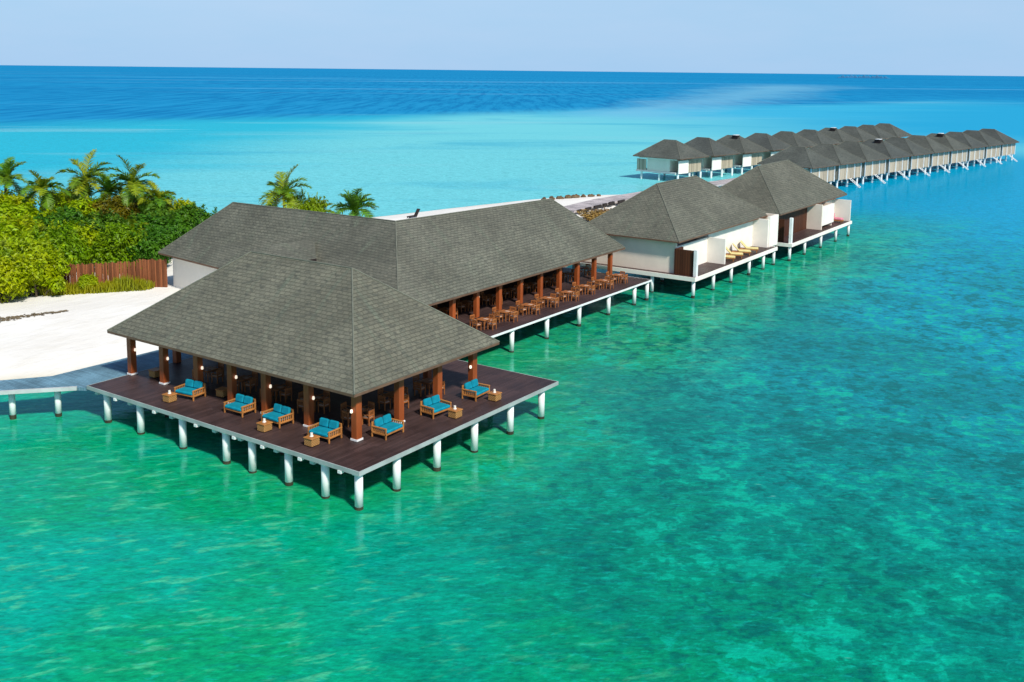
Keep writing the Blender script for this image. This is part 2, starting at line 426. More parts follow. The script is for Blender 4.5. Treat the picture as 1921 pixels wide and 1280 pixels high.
# ------------------------------------------------------------------ two large villas
def villa(name,label,u0,u1,v0,v1,ze,ridge,deck,zd,walls,panels,posts,piers,base):
    t=thing(name,label,'villa',base)
    roof_shell(t,*hip(u0,u1,v0,v1,ze,*ridge))
    inn=rim(t,deck,zd-.40,zd+.02,.12,M['creamwhite'])
    MB().prism([tuple(p) for p in inn],zd-.2,zd-.004).build('deck',M['boards'],t)
    for nm,mat,bx in walls: MB().box(*bx).build(nm,M[mat],t)
    for bx in panels: MB().box(*bx).build('door_panel',M['brownpanel'],t)
    for x,y,z0,z1 in posts: MB().soft(x-.19,y-.19,z0,x+.19,y+.19,z1,.03).build('post',M['white'],t)
    for x,y in piers: pier(t,x,y,zd-.403,.19,head=False)
    return t
Z2=2.2
v2=villa('spa_villa','cream villa with grey hipped roof and yellow loungers, right behind the dining hall',
  57.5,83.2,9.5,22.0,5.7,((64.4,15.7,10.7),(75.0,15.9,10.7)),[(57.2,7.45),(80.7,7.45),(80.7,22),(57.2,22)],Z2,
  [('side_wall','cream',(58.2,10.2,Z2-.5,58.5,21.4,6.0)),('house_wall','creamwhite',(58.503,10.203,Z2,66.4,10.5,5.0)),
   ('house_wall','creamwhite',(66.403,10.2,Z2,82.2,10.5,6.1)),('screen_wall','creamwhite',(66.15,8.1,Z2,66.4,10.2,5.0)),
   ('end_wall','creamwhite',(79.4,8.3,Z2,79.7,10.19,5.6)),('end_wall','creamwhite',(79.703,8.2,Z2,82.6,8.5,5.9)),('end_wall','cream',(82.3,8.502,Z2-.3,82.6,21,5.9))],
  [(57.9,8.0,Z2,58.12,10.19,4.85),(58.13,9.98,Z2,59.6,10.19,4.85)],
  [(57.9,7.75,Z2-.39,5.0)],[(57.6,7.8),(62.6,7.8),(67.4,7.8),(72.6,7.8),(77.0,7.8),(80.4,7.8),(57.6,12.5),(57.6,17.2),(63,14),(69,14),(75,14),(80,14)],(69,15,0))
v3=villa('spa_villa','cream villa with wide brown doors, farther of the two big overwater villas',
  84.0,111.2,8.5,20.9,5.7,((91.6,14.6,10.8),(103.4,14.8,10.8)),[(83.8,6.8),(108.6,6.8),(108.6,21),(83.8,21)],Z2,
  [('side_wall','cream',(85.0,10.0,Z2-.4,85.3,20.4,5.9)),('house_wall','cream',(97.603,9.6,Z2,108.2,9.9,5.7)),
   ('house_wall','cream',(97.3,7.6,Z2,97.6,10.7,5.6)),('screen_wall','creamwhite',(97.602,7.6,2.7,102.6,7.85,5.3)),
   ('screen_wall','cream',(102.3,7.852,Z2,102.6,9.59,5.3)),('screen_wall','creamwhite',(108.1,7.0,Z2,108.35,9.6,5.2))],
  [(84.75,8.2,Z2,84.98,9.99,5.0),(85.302,9.6,Z2,97.29,9.8,5.6),(84.77,10.0,Z2,84.98,14.0,5.0)],
  [(84.1,7.1,Z2-.39,5.4)],[(84.1,7.15),(89.6,7.15),(96.0,7.15),(102.4,7.15),(108.2,7.15),(84.1,12),(90,13),(97,13),(104,13),(84.1,17)],(97,14,0))

# ------------------------------------------------------------------ far rows of villas
def far_villa(kind):
    t=thing('overwater_villa','x','villa'); W,D=11.2,12.2
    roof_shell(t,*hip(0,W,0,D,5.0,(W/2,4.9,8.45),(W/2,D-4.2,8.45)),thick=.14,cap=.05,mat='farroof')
    fl=2.0
    MB().box(.7,1.6,fl-.35,W-.7,D-.4,fl).build('deck',M['concrete'],t)
    w=MB(); w.box(.9,3.2,fl,1.1,D-3.2,5.25); w.box(W-1.1,3.2,fl,W-.9,D-3.2,5.25); w.box(1.1,3.2,fl,W-1.1,3.4,5.2); w.box(1.1,D-3.4,fl,W-1.1,D-3.2,5.2)
    w.build('wall',M['cream'],t)
    MB().box(.86,1.4,4.55,1.02,D-1.0,4.86).build('eave_beam',M['creamwhite'],t)
    if kind=='back':
        MB().box(.85,.9,fl-.25,4.6,1.05,4.5).build('screen_panel',M['creamwhite'],t)
        MB().box(4.75,1.2,fl-.2,W-1.2,1.3,4.3).build('screen_panel',M['woven'],t)
        MB().box(.8,D-3.0,fl,.95,D-.6,4.4).build('screen_panel',M['woven'],t)
    else:
        MB().box(.9,.9,fl-.3,W-.7,1.02,4.75).build('screen_panel',M['woven'],t)
        MB().box(.78,1.05,fl-.2,.9,5.2,4.6).build('screen_panel',M['woven'],t)
        p=MB()
        for i in range(4): pass
        for x in (.85,4.2,7.6,W-.7): MB().box(x-.1,.72,fl-.4,x+.1,.89,4.9).build('post',M['white'],t)
        s=MB()   # steps down to the water
        for sx in (5.2,6.0): s.tube([(sx,.7,fl-.2),(sx,-1.6,.1)],[.07,.07],6)
        for k in range(6):
            f=k/5; s.box(5.2,.6-2.1*f,fl-.35-1.6*f,6.0,.85-2.1*f,fl-.28-1.6*f)
        s.build('water_stair',M['white'],t)
    for x,y in ((1.2,1.3),(5.6,1.3),(10,1.3),(1.2,6),(1.2,D-1.6),(10,D-1.6)):
        MB().tube([(x,y,-.8),(x,y,fl-.35)],[.24,.24],8).build('pier',M['white'],t)
    return t
fb=far_villa('back'); ff=far_villa('front')
def roof_vent(t,x=5.0,y=6.4):
    mb=MB(); mb.prism([(x-.6,y-1.7),(x+.6,y-1.7),(x+.6,y-.3),(x-.6,y-.3)],7.7,8.55,1); mb.box(x-.7,y-1.5,8.56,x+.7,y-.5,8.68,0)
    return mb.build('roof_vent',[M['white'],M['dark']],t,world=False)
gb='overwater villas of the left hand row on the lagoon side'; gf='overwater villas of the right hand row facing the open water'
bx=[1240,1287,1335,1381,1425,1472,1516,1560,1603,1647]
for i in range(10):
    f=i/9; u=156.2+f*112.5; v=56.5-f*15.3-1.0*math.sin(f*math.pi)
    lab=f'{ORD[i]} grey roofed villa from the beach in the left far row'
    if i==0: lab='first villa of the left far row, its white side wall fully showing'
    if i==9: lab='last villa of the left far row, at the open sea end'
    o=place(fb,(u,v,0),R(-7.8),lab,gb)
    if i in (2,6): roof_vent(o)
for i in range(10):
    f=i/9; u=155.5+f*104.0; v=28.3-f*17.0
    lab=f'{ORD[i]} tan screened villa from the beach in the right far row'
    if i==0: lab='first villa of the right far row, just behind the big cream villas'
    if i==9: lab='last villa of the right far row, farthest right with open sea beyond'
    o=place(ff,(u,v,0),R(-9.5),lab,gf)
    if i in (3,6): roof_vent(o)

# ------------------------------------------------------------------ walkways
wk=thing('walkway','narrow blue-grey plank walkway on white piers leaving the pavilion at the left edge','walkway',(0,28,0))
wp=[(-.36,24.98),(0.0,24.34),(19.3,24.34),(19.3,28.4),(9,28.3),(.1,28.5),(-2.6,30.4),(-21,46.2),(-22.4,44.6)]
MB().prism(wp,HD-.36,HD-.15).build('deck',M['walkboards'],wk)
MB().box(-.1,-.12,.14,33.2,.12,.36).build('x',M['concrete'],None)
o=bpy.data.objects['x']; o.name='rim_beam'; o.parent=wk; d=Vector((-22.4+.36,44.6-24.98)); o.location=(-.42,24.9-28,HD-.44); o.rotation_euler=(0,0,math.atan2(d.y,d.x)); 
o.scale=(d.length/33.2,1,1)
for q in ((-.95,26.2),(-3.0,28.1),(-6.2,31.0),(-9.5,33.9)):
    pier(wk,q[0]+.12,q[1]+.15,HD-.363,.2)
bw=thing('boardwalk','mauve timber boardwalk over the sand leading to the far villa rows','boardwalk',(120,49,0))
MB().prism([(97.5,46.5),(112,47.2),(128,46.2),(162,42.5),(285,23),(286,26),(163,46.5),(129,50.6),(112,51.6),(99,50.5)],1.0,1.32).build('deck',M['jetty'],bw)
for k in range(12):
    u=132+12*k; v=46.8-.15*(u-132)
    for s in (-1.6,1.6): MB().tube([(u,v+s,-.8),(u,v+s,1.25)],[.16,.16],8).build('pier',M['white'],bw)
for k,(u,v) in enumerate([(98.2,46.0),(101.2,46.2),(104.5,46.4),(107.2,46.6),(109.8,46.8),(112.8,46.6),(116.2,46.4)]):
    lb=['low dark timber marker beside the boardwalk, nearest the hall roof','second low dark timber marker along the boardwalk edge from the hall','third low dark timber marker along the boardwalk edge from the hall','middle low dark timber marker of the line along the boardwalk','fifth low dark timber marker along the boardwalk edge from the hall','last but one dark timber marker along the boardwalk','farthest dark timber marker of the line along the boardwalk'][k]
    L_=.6+.25*(k%3)
    tag(MB().soft(u-L_,v-.25,1.1,u+L_,v+.1,1.55,.06).build('timber_marker',M['dark'],None),lb,'marker post','dark markers along the boardwalk')

# ------------------------------------------------------------------ fence by the hall wing
fe=thing('stake_fence','tall reddish brown stake fence between the sand and the green shrubs','fence',(21,53,0))
def fpanel(a,b,z0,z1):
    a=Vector(a); b=Vector(b); n=int((b-a).length/.15); mb=MB(); dd=(b-a)/n; ang=math.atan2(dd.y,dd.x)
    for i in range(n):
        q=a+dd*(i+.5); h=z1+rnd.uniform(-.10,.10)
        T=Matrix.Translation((q.x,q.y,0))@Matrix.Rotation(ang,4,'Z')@Matrix.Rotation(rnd.uniform(-.02,.02),4,'Y')
        mb.box(-.085,-.05+rnd.uniform(-.02,.02),z0,.085,.05,h,T=T)
    mb.build('stake_panel',M['fence'],fe)
fpanel((17.6,56.7),(23.4,52.0),.7,3.75); fpanel((23.4,51.9),(24.9,49.6),.7,4.0)
for q in ((17.6,56.8),(23.35,52.1)): MB().tube([(q[0],q[1]+.12,.6),(q[0],q[1]+.12,3.9)],[.09,.08],8).build('post',M['darkwood'],fe)

# ------------------------------------------------------------------ furniture
def sofa():
    t=thing('lounge_sofa','x','sofa'); W,D=1.62,1.12
    fr=MB()
    for y in (-D/2+.05,D/2-.05): fr.soft(-W/2,y-.035,.24,W/2,y+.035,.34,.01)
    for x in (-W/2+.04,W/2-.04): fr.soft(x-.035,-D/2,.24,x+.035,D/2,.34,.01)
    fr.soft(-W/2,D/2-.09,.80,W/2,D/2-.02,.88,.01)
    for k in range(9): x=-W/2+.1+k*(W-.2)/8; fr.box(x-.025,D/2-.08,.34,x+.025,D/2-.04,.80)
    fr.build('frame',M['wood'],t)
    for s in (-1,1):
        a=MB(); x=s*(W/2-.04); a.soft(x-.05,-D/2,.60,x+.05,D/2,.67,.012)
        for k in range(7): y=-D/2+.12+k*(D-.24)/6; a.box(x-.02,y-.03,.34,x+.02,y+.03,.60)
        a.build('armrest',M['wood'],t)
        for y in (-D/2+.05,D/2-.05): MB().soft(x-.04,y-.04,0,x+.04,y+.04,.60 if y<0 else .82,.01).build('leg',M['wood'],t)
    MB().soft(-W/2+.1,-D/2-.02,.34,W/2-.1,D/2-.2,.52,.05).build('seat_cushion',M['turq'],t)
    for s in (-1,1):
        T=Matrix.Translation((s*.36,D/2-.26,.52))@Matrix.Rotation(R(-14),4,'X')
        MB().soft(-.335,-.10,0,.335,.10,.48,.06,T=T).build('back_cushion',M['turq'],t)
    return t
def side_table():
    t=thing('side_table','x','side table')
    MB().soft(-.31,-.31,.03,.31,.31,.44,.03).build('base',M['wicker'],t)
    MB().soft(-.34,-.34,.44,.34,.34,.50,.015).build('tabletop',M['wood'],t)
    return t
def candle():
    t=thing('candle','x','candle')
    MB().tube([(0,0,0),(0,0,.20)],[.075,.075],10).build('wax',M['wax'],t,smooth=False)
    MB().tube([(0,0,0),(0,0,.025)],[.11,.11],10).build('dish',M['white'],t); return t
def chair(cush):
    t=thing('dining_chair','x','chair')
    MB().soft(-.26,-.26,.40,.26,.26,.45,.01).build('seat',M['terrawood'],t)
    MB().soft(-.24,-.24,.45,.24,.22,.52,.03).build('seat_cushion',cush,t)
    b=MB(); b.soft(-.26,.22,.80,.26,.28,.92,.015); b.soft(-.26,.22,.56,.26,.27,.62,.01)
    for k in range(5): x=-.19+k*.095; b.box(x-.018,.235,.62,x+.018,.262,.80)
    b.build('backrest',M['terrawood'],t)
    for sx in (-1,1):
        for sy in (-1,1): MB().soft(sx*.24-.03,sy*.24-.03,0,sx*.24+.03,sy*.24+.03,.40 if sy<0 else .90,.008).build('leg',M['terrawood'],t)
        a=MB(); a.soft(sx*.27-.03,-.26,.63,sx*.27+.03,.26,.67,.01); a.box(sx*.27-.02,-.25,.40,sx*.27+.02,-.20,.63); a.build('armrest',M['terrawood'],t)
    return t
def table():
    t=thing('dining_table','x','table')
    MB().soft(-.45,-.45,.70,.45,.45,.755,.015).build('tabletop',M['terrawood'],t)
    MB().box(-.40,-.40,.62,.40,.40,.70).build('apron',M['darkwood'],t)
    for sx in (-1,1):
        for sy in (-1,1): MB().soft(sx*.39-.035,sy*.39-.035,0,sx*.39+.035,sy*.39+.035,.62,.008).build('leg',M['terrawood'],t)
    return t
def placemat():
    return tag(MB().soft(-.20,-.15,0,.20,.15,.012,.004).build('placemat',M['pale'],None),'x','placemat')
SF,ST,CA,CH,TB,PM=sofa(),side_table(),candle(),chair(M['pale']),table(),placemat()

gs='turquoise lounge sofas round the pavilion deck'
for i,(v,rz) in enumerate([(4.95,3),(8.95,-2),(12.15,2),(17.0,8)]):
    lb=['turquoise two-seat sofa nearest the deck corner on the left front side','turquoise two-seat sofa second from the corner on the left front side',
        'turquoise two-seat sofa third from the corner on the left front side','turquoise two-seat sofa near the left end of the pavilion deck'][i]
    place(SF,(2.45+.1*(i%2),v,HD),R(-90+rz),lb,gs)
for i,(u,rz) in enumerate([(5.0,2),(9.35,-4),(13.4,3)]):
    lb=['turquoise two-seat sofa beside the corner column on the right front side','turquoise two-seat sofa in the middle of the right front side','turquoise two-seat sofa at the far right, beside open deck'][i]
    place(SF,(u,2.5,HD),R(rz),lb,gs)
gt='wicker side tables on the pavilion deck'
for i,(u,v,lb,cn) in enumerate([(1.25,4.75,'wicker cube side table nearest the deck corner in front of a sofa','white candle on the wicker table nearest the deck corner'),
    (1.25,8.6,'wicker cube side table in front of the second sofa on the left side','white candle on the wicker table before the second left sofa'),
    (1.25,17.3,'wicker cube side table before the sofa at the left end','white candle on the wicker table at the left end sofa'),
    (9.6,1.2,'wicker cube side table before the middle sofa on the right side','white candle on the wicker table before the middle right sofa'),
    (13.6,1.15,'wicker cube side table before the far right sofa','white candle on the wicker table before the far right sofa'),
    (3.9,22.4,'wicker cube table standing inside between the two leftmost columns',None),(3.9,15.5,'wicker cube table inside behind the third left sofa',None)]):
    place(ST,(u,v,HD),R(rnd.uniform(-8,8)),lb,gt)
    if cn: place(CA,(u+.03,v+.05,HD+.50),0,cn,'candles on the pavilion side tables')
# tables inside the pavilion
def dining(u,v,z,where,dirs,group,mats=True,rz=0):
    place(TB,(u,v,z),R(rz),f'wooden dining table {where}',group+' tables')
    names={'L':'left','R':'right','F':'in front','B':'behind'} if group!='terrace dining' else {'F':'on the pavilion side','B':'on the villa side','L':'at the back','R':'on the water side'}
    off={'L':(0,.86,180),'R':(0,-.86,0),'F':(-.86,0,270),'B':(.86,0,90)}
    for d_ in dirs:
        du,dv,a=off[d_]
        # backrest on the outer side of the chair
        ang={'L':0,'R':180,'F':90,'B':-90}[d_]
        place(CH,(u+du+rnd.uniform(-.06,.06),v+dv+rnd.uniform(-.06,.06),z),R(ang+rnd.uniform(-8,8)),f'armchair {names[d_]} of the table {where}',group+' chairs')
    if mats: place(PM,(u+.12,v-.2,z+.757),R(90+rnd.uniform(-5,5)),f'pale placemat on the table {where}',group+' placemats')
for k,v in enumerate([5.4,9.0,12.4,15.6,19.0]):
    w=['just inside the corner column','inside behind the second left front column','inside behind the third left front column','inside behind the fourth left front column','inside at the left end of the pavilion'][k]
    dining(5.6,v,HD,w,'LRFB','pavilion dining')
for k,u in enumerate([9.0,12.4]):
    w=['inside behind the middle right side column','inside behind the far right side column'][k]
    dining(u,5.6,HD,w,'LRFB','pavilion dining')
# terrace of the hall: six tables along the edge, eight behind the columns
for k in range(8):
    u=28.3+3.25*k
    w=f'on the terrace edge, {ORD[k]} from the pavilion' if k<7 else 'on the terrace edge, farthest from the pavilion'
    dining(u,12.95+.15*(k%2),HH,w,'FBLR','terrace dining',True,0)
for k in range(8):
    u=29.2+3.3*k
    w=f'behind the hall columns, {ORD[k]} from the pavilion' if k<7 else 'behind the hall columns, farthest from the pavilion'
    dining(u,17.6+.2*(k%2),HH,w,'RFBL','hall dining',True,0)

def lounger():
    t=thing('sun_lounger','x','sun lounger')
    f=MB(); f.soft(-.34,-1.0,.22,.34,.95,.30,.01); f.build('frame',M['wood'],t)
    MB().soft(-.33,-.98,.30,.33,.28,.42,.04).build('mattress',M['yellow'],t)
    T=Matrix.Translation((0,.26,.33))@Matrix.Rotation(R(42),4,'X')
    MB().soft(-.33,0,0,.33,.85,.12,.04,T=T).build('backrest',M['yellow'],t)
    for sx in (-1,1):
        for y in (-.85,.75): MB().box(sx*.28-.03,y-.03,0,sx*.28+.03,y+.03,.22).build('leg',M['wood'],t)
    return t
LG=lounger()
for k in range(4):
    lb=['yellow sun lounger on the villa terrace nearest the white screen wall','second yellow sun lounger from the white screen wall','third yellow sun lounger from the white screen wall','yellow sun lounger on the villa terrace farthest from the white screen'][k]
    place(LG,(68.4+2.3*k,9.0,Z2),R(22+5*((k*7)%3-1)),lb,'yellow loungers on the villa terrace',scale=(1.4,1.12,1.3))
pk=thing('lounge_chair','pink covered lounge chair on the right end of the far big villa deck','lounge chair',(106.2,8.3,Z2))
f=MB(); f.soft(105.7,7.4,Z2+.2,106.7,9.2,Z2+.32,.02)
for x in (105.8,106.5):
    for y in (7.5,9.0): f.box(x,y,Z2,x+.1,y+.1,Z2+.2)
f.build('frame',M['wood'],pk); MB().soft(105.75,7.45,Z2+.32,106.65,8.7,Z2+.62,.08).build('seat_cushion',M['pink'],pk); MB().soft(105.75,8.7,Z2+.32,106.65,9.1,Z2+1.25,.08).build('backrest',M['pink'],pk)
bl=thing('beach_lounger','dark wooden lounger alone on the white beach behind the roof','sun lounger',(77.6,62.4,.95))
MB().soft(76.4,62.1,1.25,78.2,62.7,1.4,.03).build('frame',M['dark'],bl)
T=Matrix.Translation((78.1,62.4,1.33))@Matrix.Rotation(R(-52),4,'Y'); MB().soft(0,-.3,-.06,1.2,.3,.08,.03,T=T).build('backrest',M['dark'],bl)
for x in (76.5,78.0):
    for y in (62.15,62.6): MB().box(x,y,.8,x+.08,y+.08,1.25).build('leg',M['dark'],bl)

# ------------------------------------------------------------------ sand island and sea
SHORE=[(-60,70),(-26,52),(-12,42),(.4,34.8),(3.3,32.6),(7.7,31.2),(12,29.8),(20,25.5),(28,22.5),(50,23),(64,27),(80,33),(92,38),(106,42),(122,45),(131,48.5),(132,54.5),(124,61.5),(111,65.8),(99,68.5),(88,70.5),(78,72.5),(66,75),(57,82),(50,95),(42,105),(25,116),(0,126),(-60,140)]
def sdist(x,y):
    best=1e9; ins=False; n=len(SHORE)
    for i in range(n):
        x1,y1=SHORE[i]; x2,y2=SHORE[(i+1)%n]
        if (y1>y)!=(y2>y) and x<(x2-x1)*(y-y1)/(y2-y1)+x1: ins=not ins
        dx,dy=x2-x1,y2-y1; t=max(0,min(1,((x-x1)*dx+(y-y1)*dy)/(dx*dx+dy*dy)))
        d=math.hypot(x-x1-t*dx,y-y1-t*dy); best=min(best,d)
    return best if ins else -best
def ground(x,y):
    d=sdist(x,y)
    if d<0: return max(-1.2,d*.12)
    return 1.25*(1-math.exp(-d/6))+.08*math.sin(x*.35+y*.2)*min(1,d/6)
nx,ny=150,90; vs=[]; fs=[]
for j in range(ny+1):
    for i in range(nx+1):
        x=-62+i*200/nx; y=18+j*134/ny; vs.append((x,y,ground(x,y)))
for j in range(ny):
    for i in range(nx):
        a=j*(nx+1)+i; q=(a,a+1,a+nx+2,a+nx+1)
        if max(vs[k][2] for k in q)>-.6: fs.append(q)
t=NT('white_coral_sand'); P=t.pos()
sp=t.n('ShaderNodeSeparateXYZ'); t.l(P,sp.inputs[0])
n1=t.noise(P,.12,4,.6); n2=t.noise(P,1.6,4,.75); n3=t.noise(t.mapping(P,(.5,1.6,1),R(-20)),.6,3,.6)
c=t.mix(t.ramp01(n1,.35,.7),(.79,.76,.69,1),(.86,.84,.78,1))
c=t.mix(t.math('MULTIPLY',t.ramp01(n3,.50,.72),.40),c,(.70,.66,.57,1))
wet=t.math('SUBTRACT',1.0,t.ramp01(t.math('ADD',sp.outputs[2],t.math('MULTIPLY',n1,.15)),.15,.55))
c=t.mix(wet,c,(.62,.57,.40,1))
t.princ(c,.9,.15,t.bump(t.math('ADD',n2,t.math('MULTIPLY',n3,1.2)),.6,.10))
s=MB(); s.add(vs,fs); sand=s.build('sand_beach',t.m,None,smooth=True); tag(sand,'white sand beach of the island','sand',kind='structure')

# sea: opaque body colour by depth zone, fresnel reflection, wind ripples
t=NT('lagoon_water'); P=t.pos(); sp=t.n('ShaderNodeSeparateXYZ'); t.l(P,sp.inputs[0]); X,Y=sp.outputs[0],sp.outputs[1]
def c_(r,g,b,k=.80): return lin((r,g,b),k)
nb=t.noise(P,.035,3,.55); nm=t.noise(P,.16,4,.6); 
def off(n,a): return t.math('MULTIPLY',t.math('SUBTRACT',n,.5),a)
# front side, green to blue
F=.86
tt=t.math('ADD',t.math('MULTIPLY',X,.60),t.math('MULTIPLY',Y,-.85)); tt=t.math('ADD',tt,off(nb,34)); tt=t.math('ADD',tt,off(nm,16))
cl=t.noise(P,.055,3,.55)
t2=t.math('ADD',t.math('MULTIPLY',X,.90),t.math('MULTIPLY',Y,-.5)); t2=t.math('ADD',t2,off(nb,34)); t2=t.math('ADD',t2,off(nm,16))
col=t.mix(t.ramp01(cl,.40,.62),c_(6,166,108,F),c_(0,174,146,F))
col=t.mix(t.ramp01(tt,-4,26),col,c_(0,142,106,F))
col=t.mix(t.ramp01(t2,12,36),col,c_(0,142,140,F)); col=t.mix(t.ramp01(t2,32,72),col,c_(0,150,176,F)); col=t.mix(t.ramp01(t2,70,130),col,c_(0,158,200,F))
# greener water with pale streaks close under the buildings
near=t.math('MULTIPLY',t.ramp01(t.math('ADD',Y,off(nm,12)),-10,4),t.math('SUBTRACT',1.0,t.ramp01(t.math('ADD',X,off(nb,40)),90,150)))
near=t.math('MULTIPLY',near,t.ramp01(t.math('ADD',X,off(nm,8)),-4,8))
col=t.mix(t.math('MULTIPLY',near,.8),col,c_(34,162,102,F))
gp=t.noise(t.aniso(P,-45,.5),.7,4,.65,.2)
col=t.mix(t.math('MULTIPLY',near,t.math('MULTIPLY',t.ramp01(gp,.52,.66),.55)),col,c_(104,196,140,F))
# coral heads and pale sand between them
nearX=t.math('SUBTRACT',1.0,t.ramp01(X,70,170))
zone=t.math('MULTIPLY',t.ramp01(t.math('ADD',tt,off(nm,20)),0,22),nearX)
cw=t.n('ShaderNodeTexNoise'); cw.inputs['Scale'].default_value=1.1; cw.inputs['Detail'].default_value=2; t.l(P,cw.inputs['Vector'])
ws=t.n('ShaderNodeVectorMath',operation='SCALE'); ws.inputs['Scale'].default_value=.9; t.l(cw.outputs['Color'],ws.inputs[0])
wv=t.n('ShaderNodeVectorMath',operation='ADD'); t.l(P,wv.inputs[0]); t.l(ws.outputs[0],wv.inputs[1])
m1=t.noise(wv.outputs[0],.95,4,.58); m2=t.noise(wv.outputs[0],.16,3,.6); m3=t.noise(P,2.4,3,.65)
mm=t.math('ADD',t.math('ADD',m1,off(m2,.55)),off(m3,.25))
dk=t.math('MULTIPLY',t.math('SUBTRACT',1.0,t.ramp01(mm,.36,.50)),zone); lt=t.math('MULTIPLY',t.ramp01(mm,.54,.66),zone)
col=t.mix(t.math('MULTIPLY',dk,.80),col,c_(0,106,96,F)); col=t.mix(t.math('MULTIPLY',lt,.75),col,c_(4,188,152,F))
big=t.math('MULTIPLY',t.ramp01(t.noise(P,.06,3,.6,.4),.46,.64),t.math('MULTIPLY',t.ramp01(tt,-6,14),t.math('SUBTRACT',1.0,t.ramp01(X,60,140))))
col=t.mix(t.math('MULTIPLY',big,.42),col,c_(0,112,100,F))
# pale sand ripples near the left foreground
lf=t.math('SUBTRACT',1.0,t.ramp01(t.math('ADD',tt,off(nm,14)),0,18))
rp=t.noise(t.aniso(P,-36,.36),1.5,3,.62,.25); rq=t.noise(P,.22,3,.6)
col=t.mix(t.math('MULTIPLY',lf,t.math('MULTIPLY',t.ramp01(t.math('ADD',rp,off(rq,.35)),.55,.68),.60)),col,c_(84,200,146,F))
col=t.mix(t.math('MULTIPLY',lf,t.math('MULTIPLY',t.math('SUBTRACT',1.0,t.ramp01(t.math('ADD',rp,off(rq,.3)),.34,.46)),.45)),col,c_(0,136,98,F))
# lagoon behind the island
side=t.ramp01(t.math('ADD',t.math('ADD',Y,t.math('MULTIPLY',X,.06)),off(nb,24)),38,64)
far=t.ramp01(X,262,330)
lg=t.noise(t.aniso(P,-48,.35),.012,4,.6,.4)
lag=t.mix(t.ramp01(t.math('ADD',t.math('ADD',t.math('MULTIPLY',Y,-1.0),t.math('MULTIPLY',X,.55)),off(lg,150)),-150,-60),c_(24,192,216),c_(122,220,224))
lag=t.mix(t.ramp01(t.math('ADD',X,off(lg,300)),300,560),lag,c_(52,186,224))
lag=t.mix(t.math('MULTIPLY',t.ramp01(t.noise(t.aniso(P,-50,.3),.03,4,.65,.6),.52,.68),.5),lag,c_(40,174,206))
lag=t.mix(t.math('MULTIPLY',t.ramp01(t.noise(t.aniso(P,-44,.25),.02,3,.6),.55,.7),.45),lag,c_(150,216,222))
col=t.mix(t.math('MAXIMUM',side,far),col,lag)
right=t.math('MULTIPLY',t.ramp01(X,240,420),t.math('SUBTRACT',1.0,t.ramp01(t.math('ADD',Y,off(lg,160)),60,190)))
col=t.mix(right,col,c_(0,170,216))
# reef edge and deep ocean
en=t.noise(t.aniso(P,-50,.5),.006,5,.6,.3)
e1=t.math('ADD',t.math('ADD',Y,t.math('MULTIPLY',X,.25)),off(en,130))
e2=t.math('ADD',t.math('ADD',X,t.math('MULTIPLY',Y,.35)),off(en,420))
deep=t.math('MAXIMUM',t.ramp01(e1,345,440),t.ramp01(e2,760,1150))
strk=t.noise(t.aniso(P,-40,.14),.0042,4,.65,.2)
qn=t.noise(t.aniso(P,18,.4),.009,4,.65,.3)
qd=t.math('ADD',t.math('ADD',t.math('MULTIPLY',t.math('ADD',X,-420.0),-.285),t.math('MULTIPLY',t.math('ADD',Y,-212.0),.958)),off(qn,150))
qw=t.math('MULTIPLY_ADD',X,.055,10.0)
sbar=t.math('SUBTRACT',1.0,t.ramp01(t.math('DIVIDE',t.math('ABSOLUTE',qd),qw),.0,1.5))
sbar=t.math('MULTIPLY',sbar,t.math('MULTIPLY',t.ramp01(X,360,470),t.math('SUBTRACT',1.0,t.ramp01(X,1500,2300))))
bar=t.math('MULTIPLY',t.ramp01(strk,.53,.66),t.math('MULTIPLY',t.ramp01(X,480,760),t.math('SUBTRACT',1.0,t.ramp01(X,1500,2600))))
dc=t.mix(t.ramp01(t.noise(t.aniso(P,-52,.2),.003,4,.6),.35,.7),c_(0,132,190,.78),c_(14,150,204,.78))
dc=t.mix(t.math('MULTIPLY',bar,.75),dc,c_(110,185,225))
dist=t.n('ShaderNodeVectorMath',operation='LENGTH'); t.l(P,dist.inputs[0])
spk=t.noise(t.aniso(P,35,.09),.13,3,.7)
dc=t.mix(t.math('MULTIPLY',t.ramp01(spk,.42,.62),.55),dc,c_(34,160,214,.80))
dc=t.mix(t.math('MULTIPLY',t.math('SUBTRACT',1.0,t.ramp01(spk,.36,.50)),.45),dc,c_(0,112,178,.75))
caps=t.math('MULTIPLY',t.ramp01(t.noise(t.aniso(P,-54,.12),.012,5,.7),.63,.70),.5)
dc=t.mix(caps,dc,c_(80,180,232,.8))
col=t.mix(deep,col,dc)
col=t.mix(t.math('MULTIPLY',sbar,.6),col,c_(132,200,226))
# fine wind texture over the shallows: streak highlights and dark troughs painted in colour
nearm=t.math('SUBTRACT',1.0,t.math('MAXIMUM',deep,t.ramp01(X,150,330)))
fz=t.noise(t.aniso(P,-54,.40),2.2,3,.75,.2); fb_=t.noise(t.aniso(P,-56,.40),1.0,3,.65,.2)
col=t.mix(t.math('MULTIPLY',nearm,t.math('MULTIPLY',t.ramp01(fz,.56,.66),.30)),col,c_(20,200,180,F))
col=t.mix(t.math('MULTIPLY',nearm,t.math('MULTIPLY',t.math('SUBTRACT',1.0,t.ramp01(fb_,.36,.48)),.26)),col,c_(0,120,120,F))
gz=t.noise(t.aniso(P,-55,.22),2.4,2,.6,.1)
gm=t.math('MULTIPLY',nearm,t.math('MULTIPLY',t.ramp01(t.math('ADD',gz,off(m2,.30)),.735,.80),t.math('MULTIPLY_ADD',near,.4,.35)))
col=t.mix(gm,col,c_(150,220,200))  # pale glints painted into the water colour
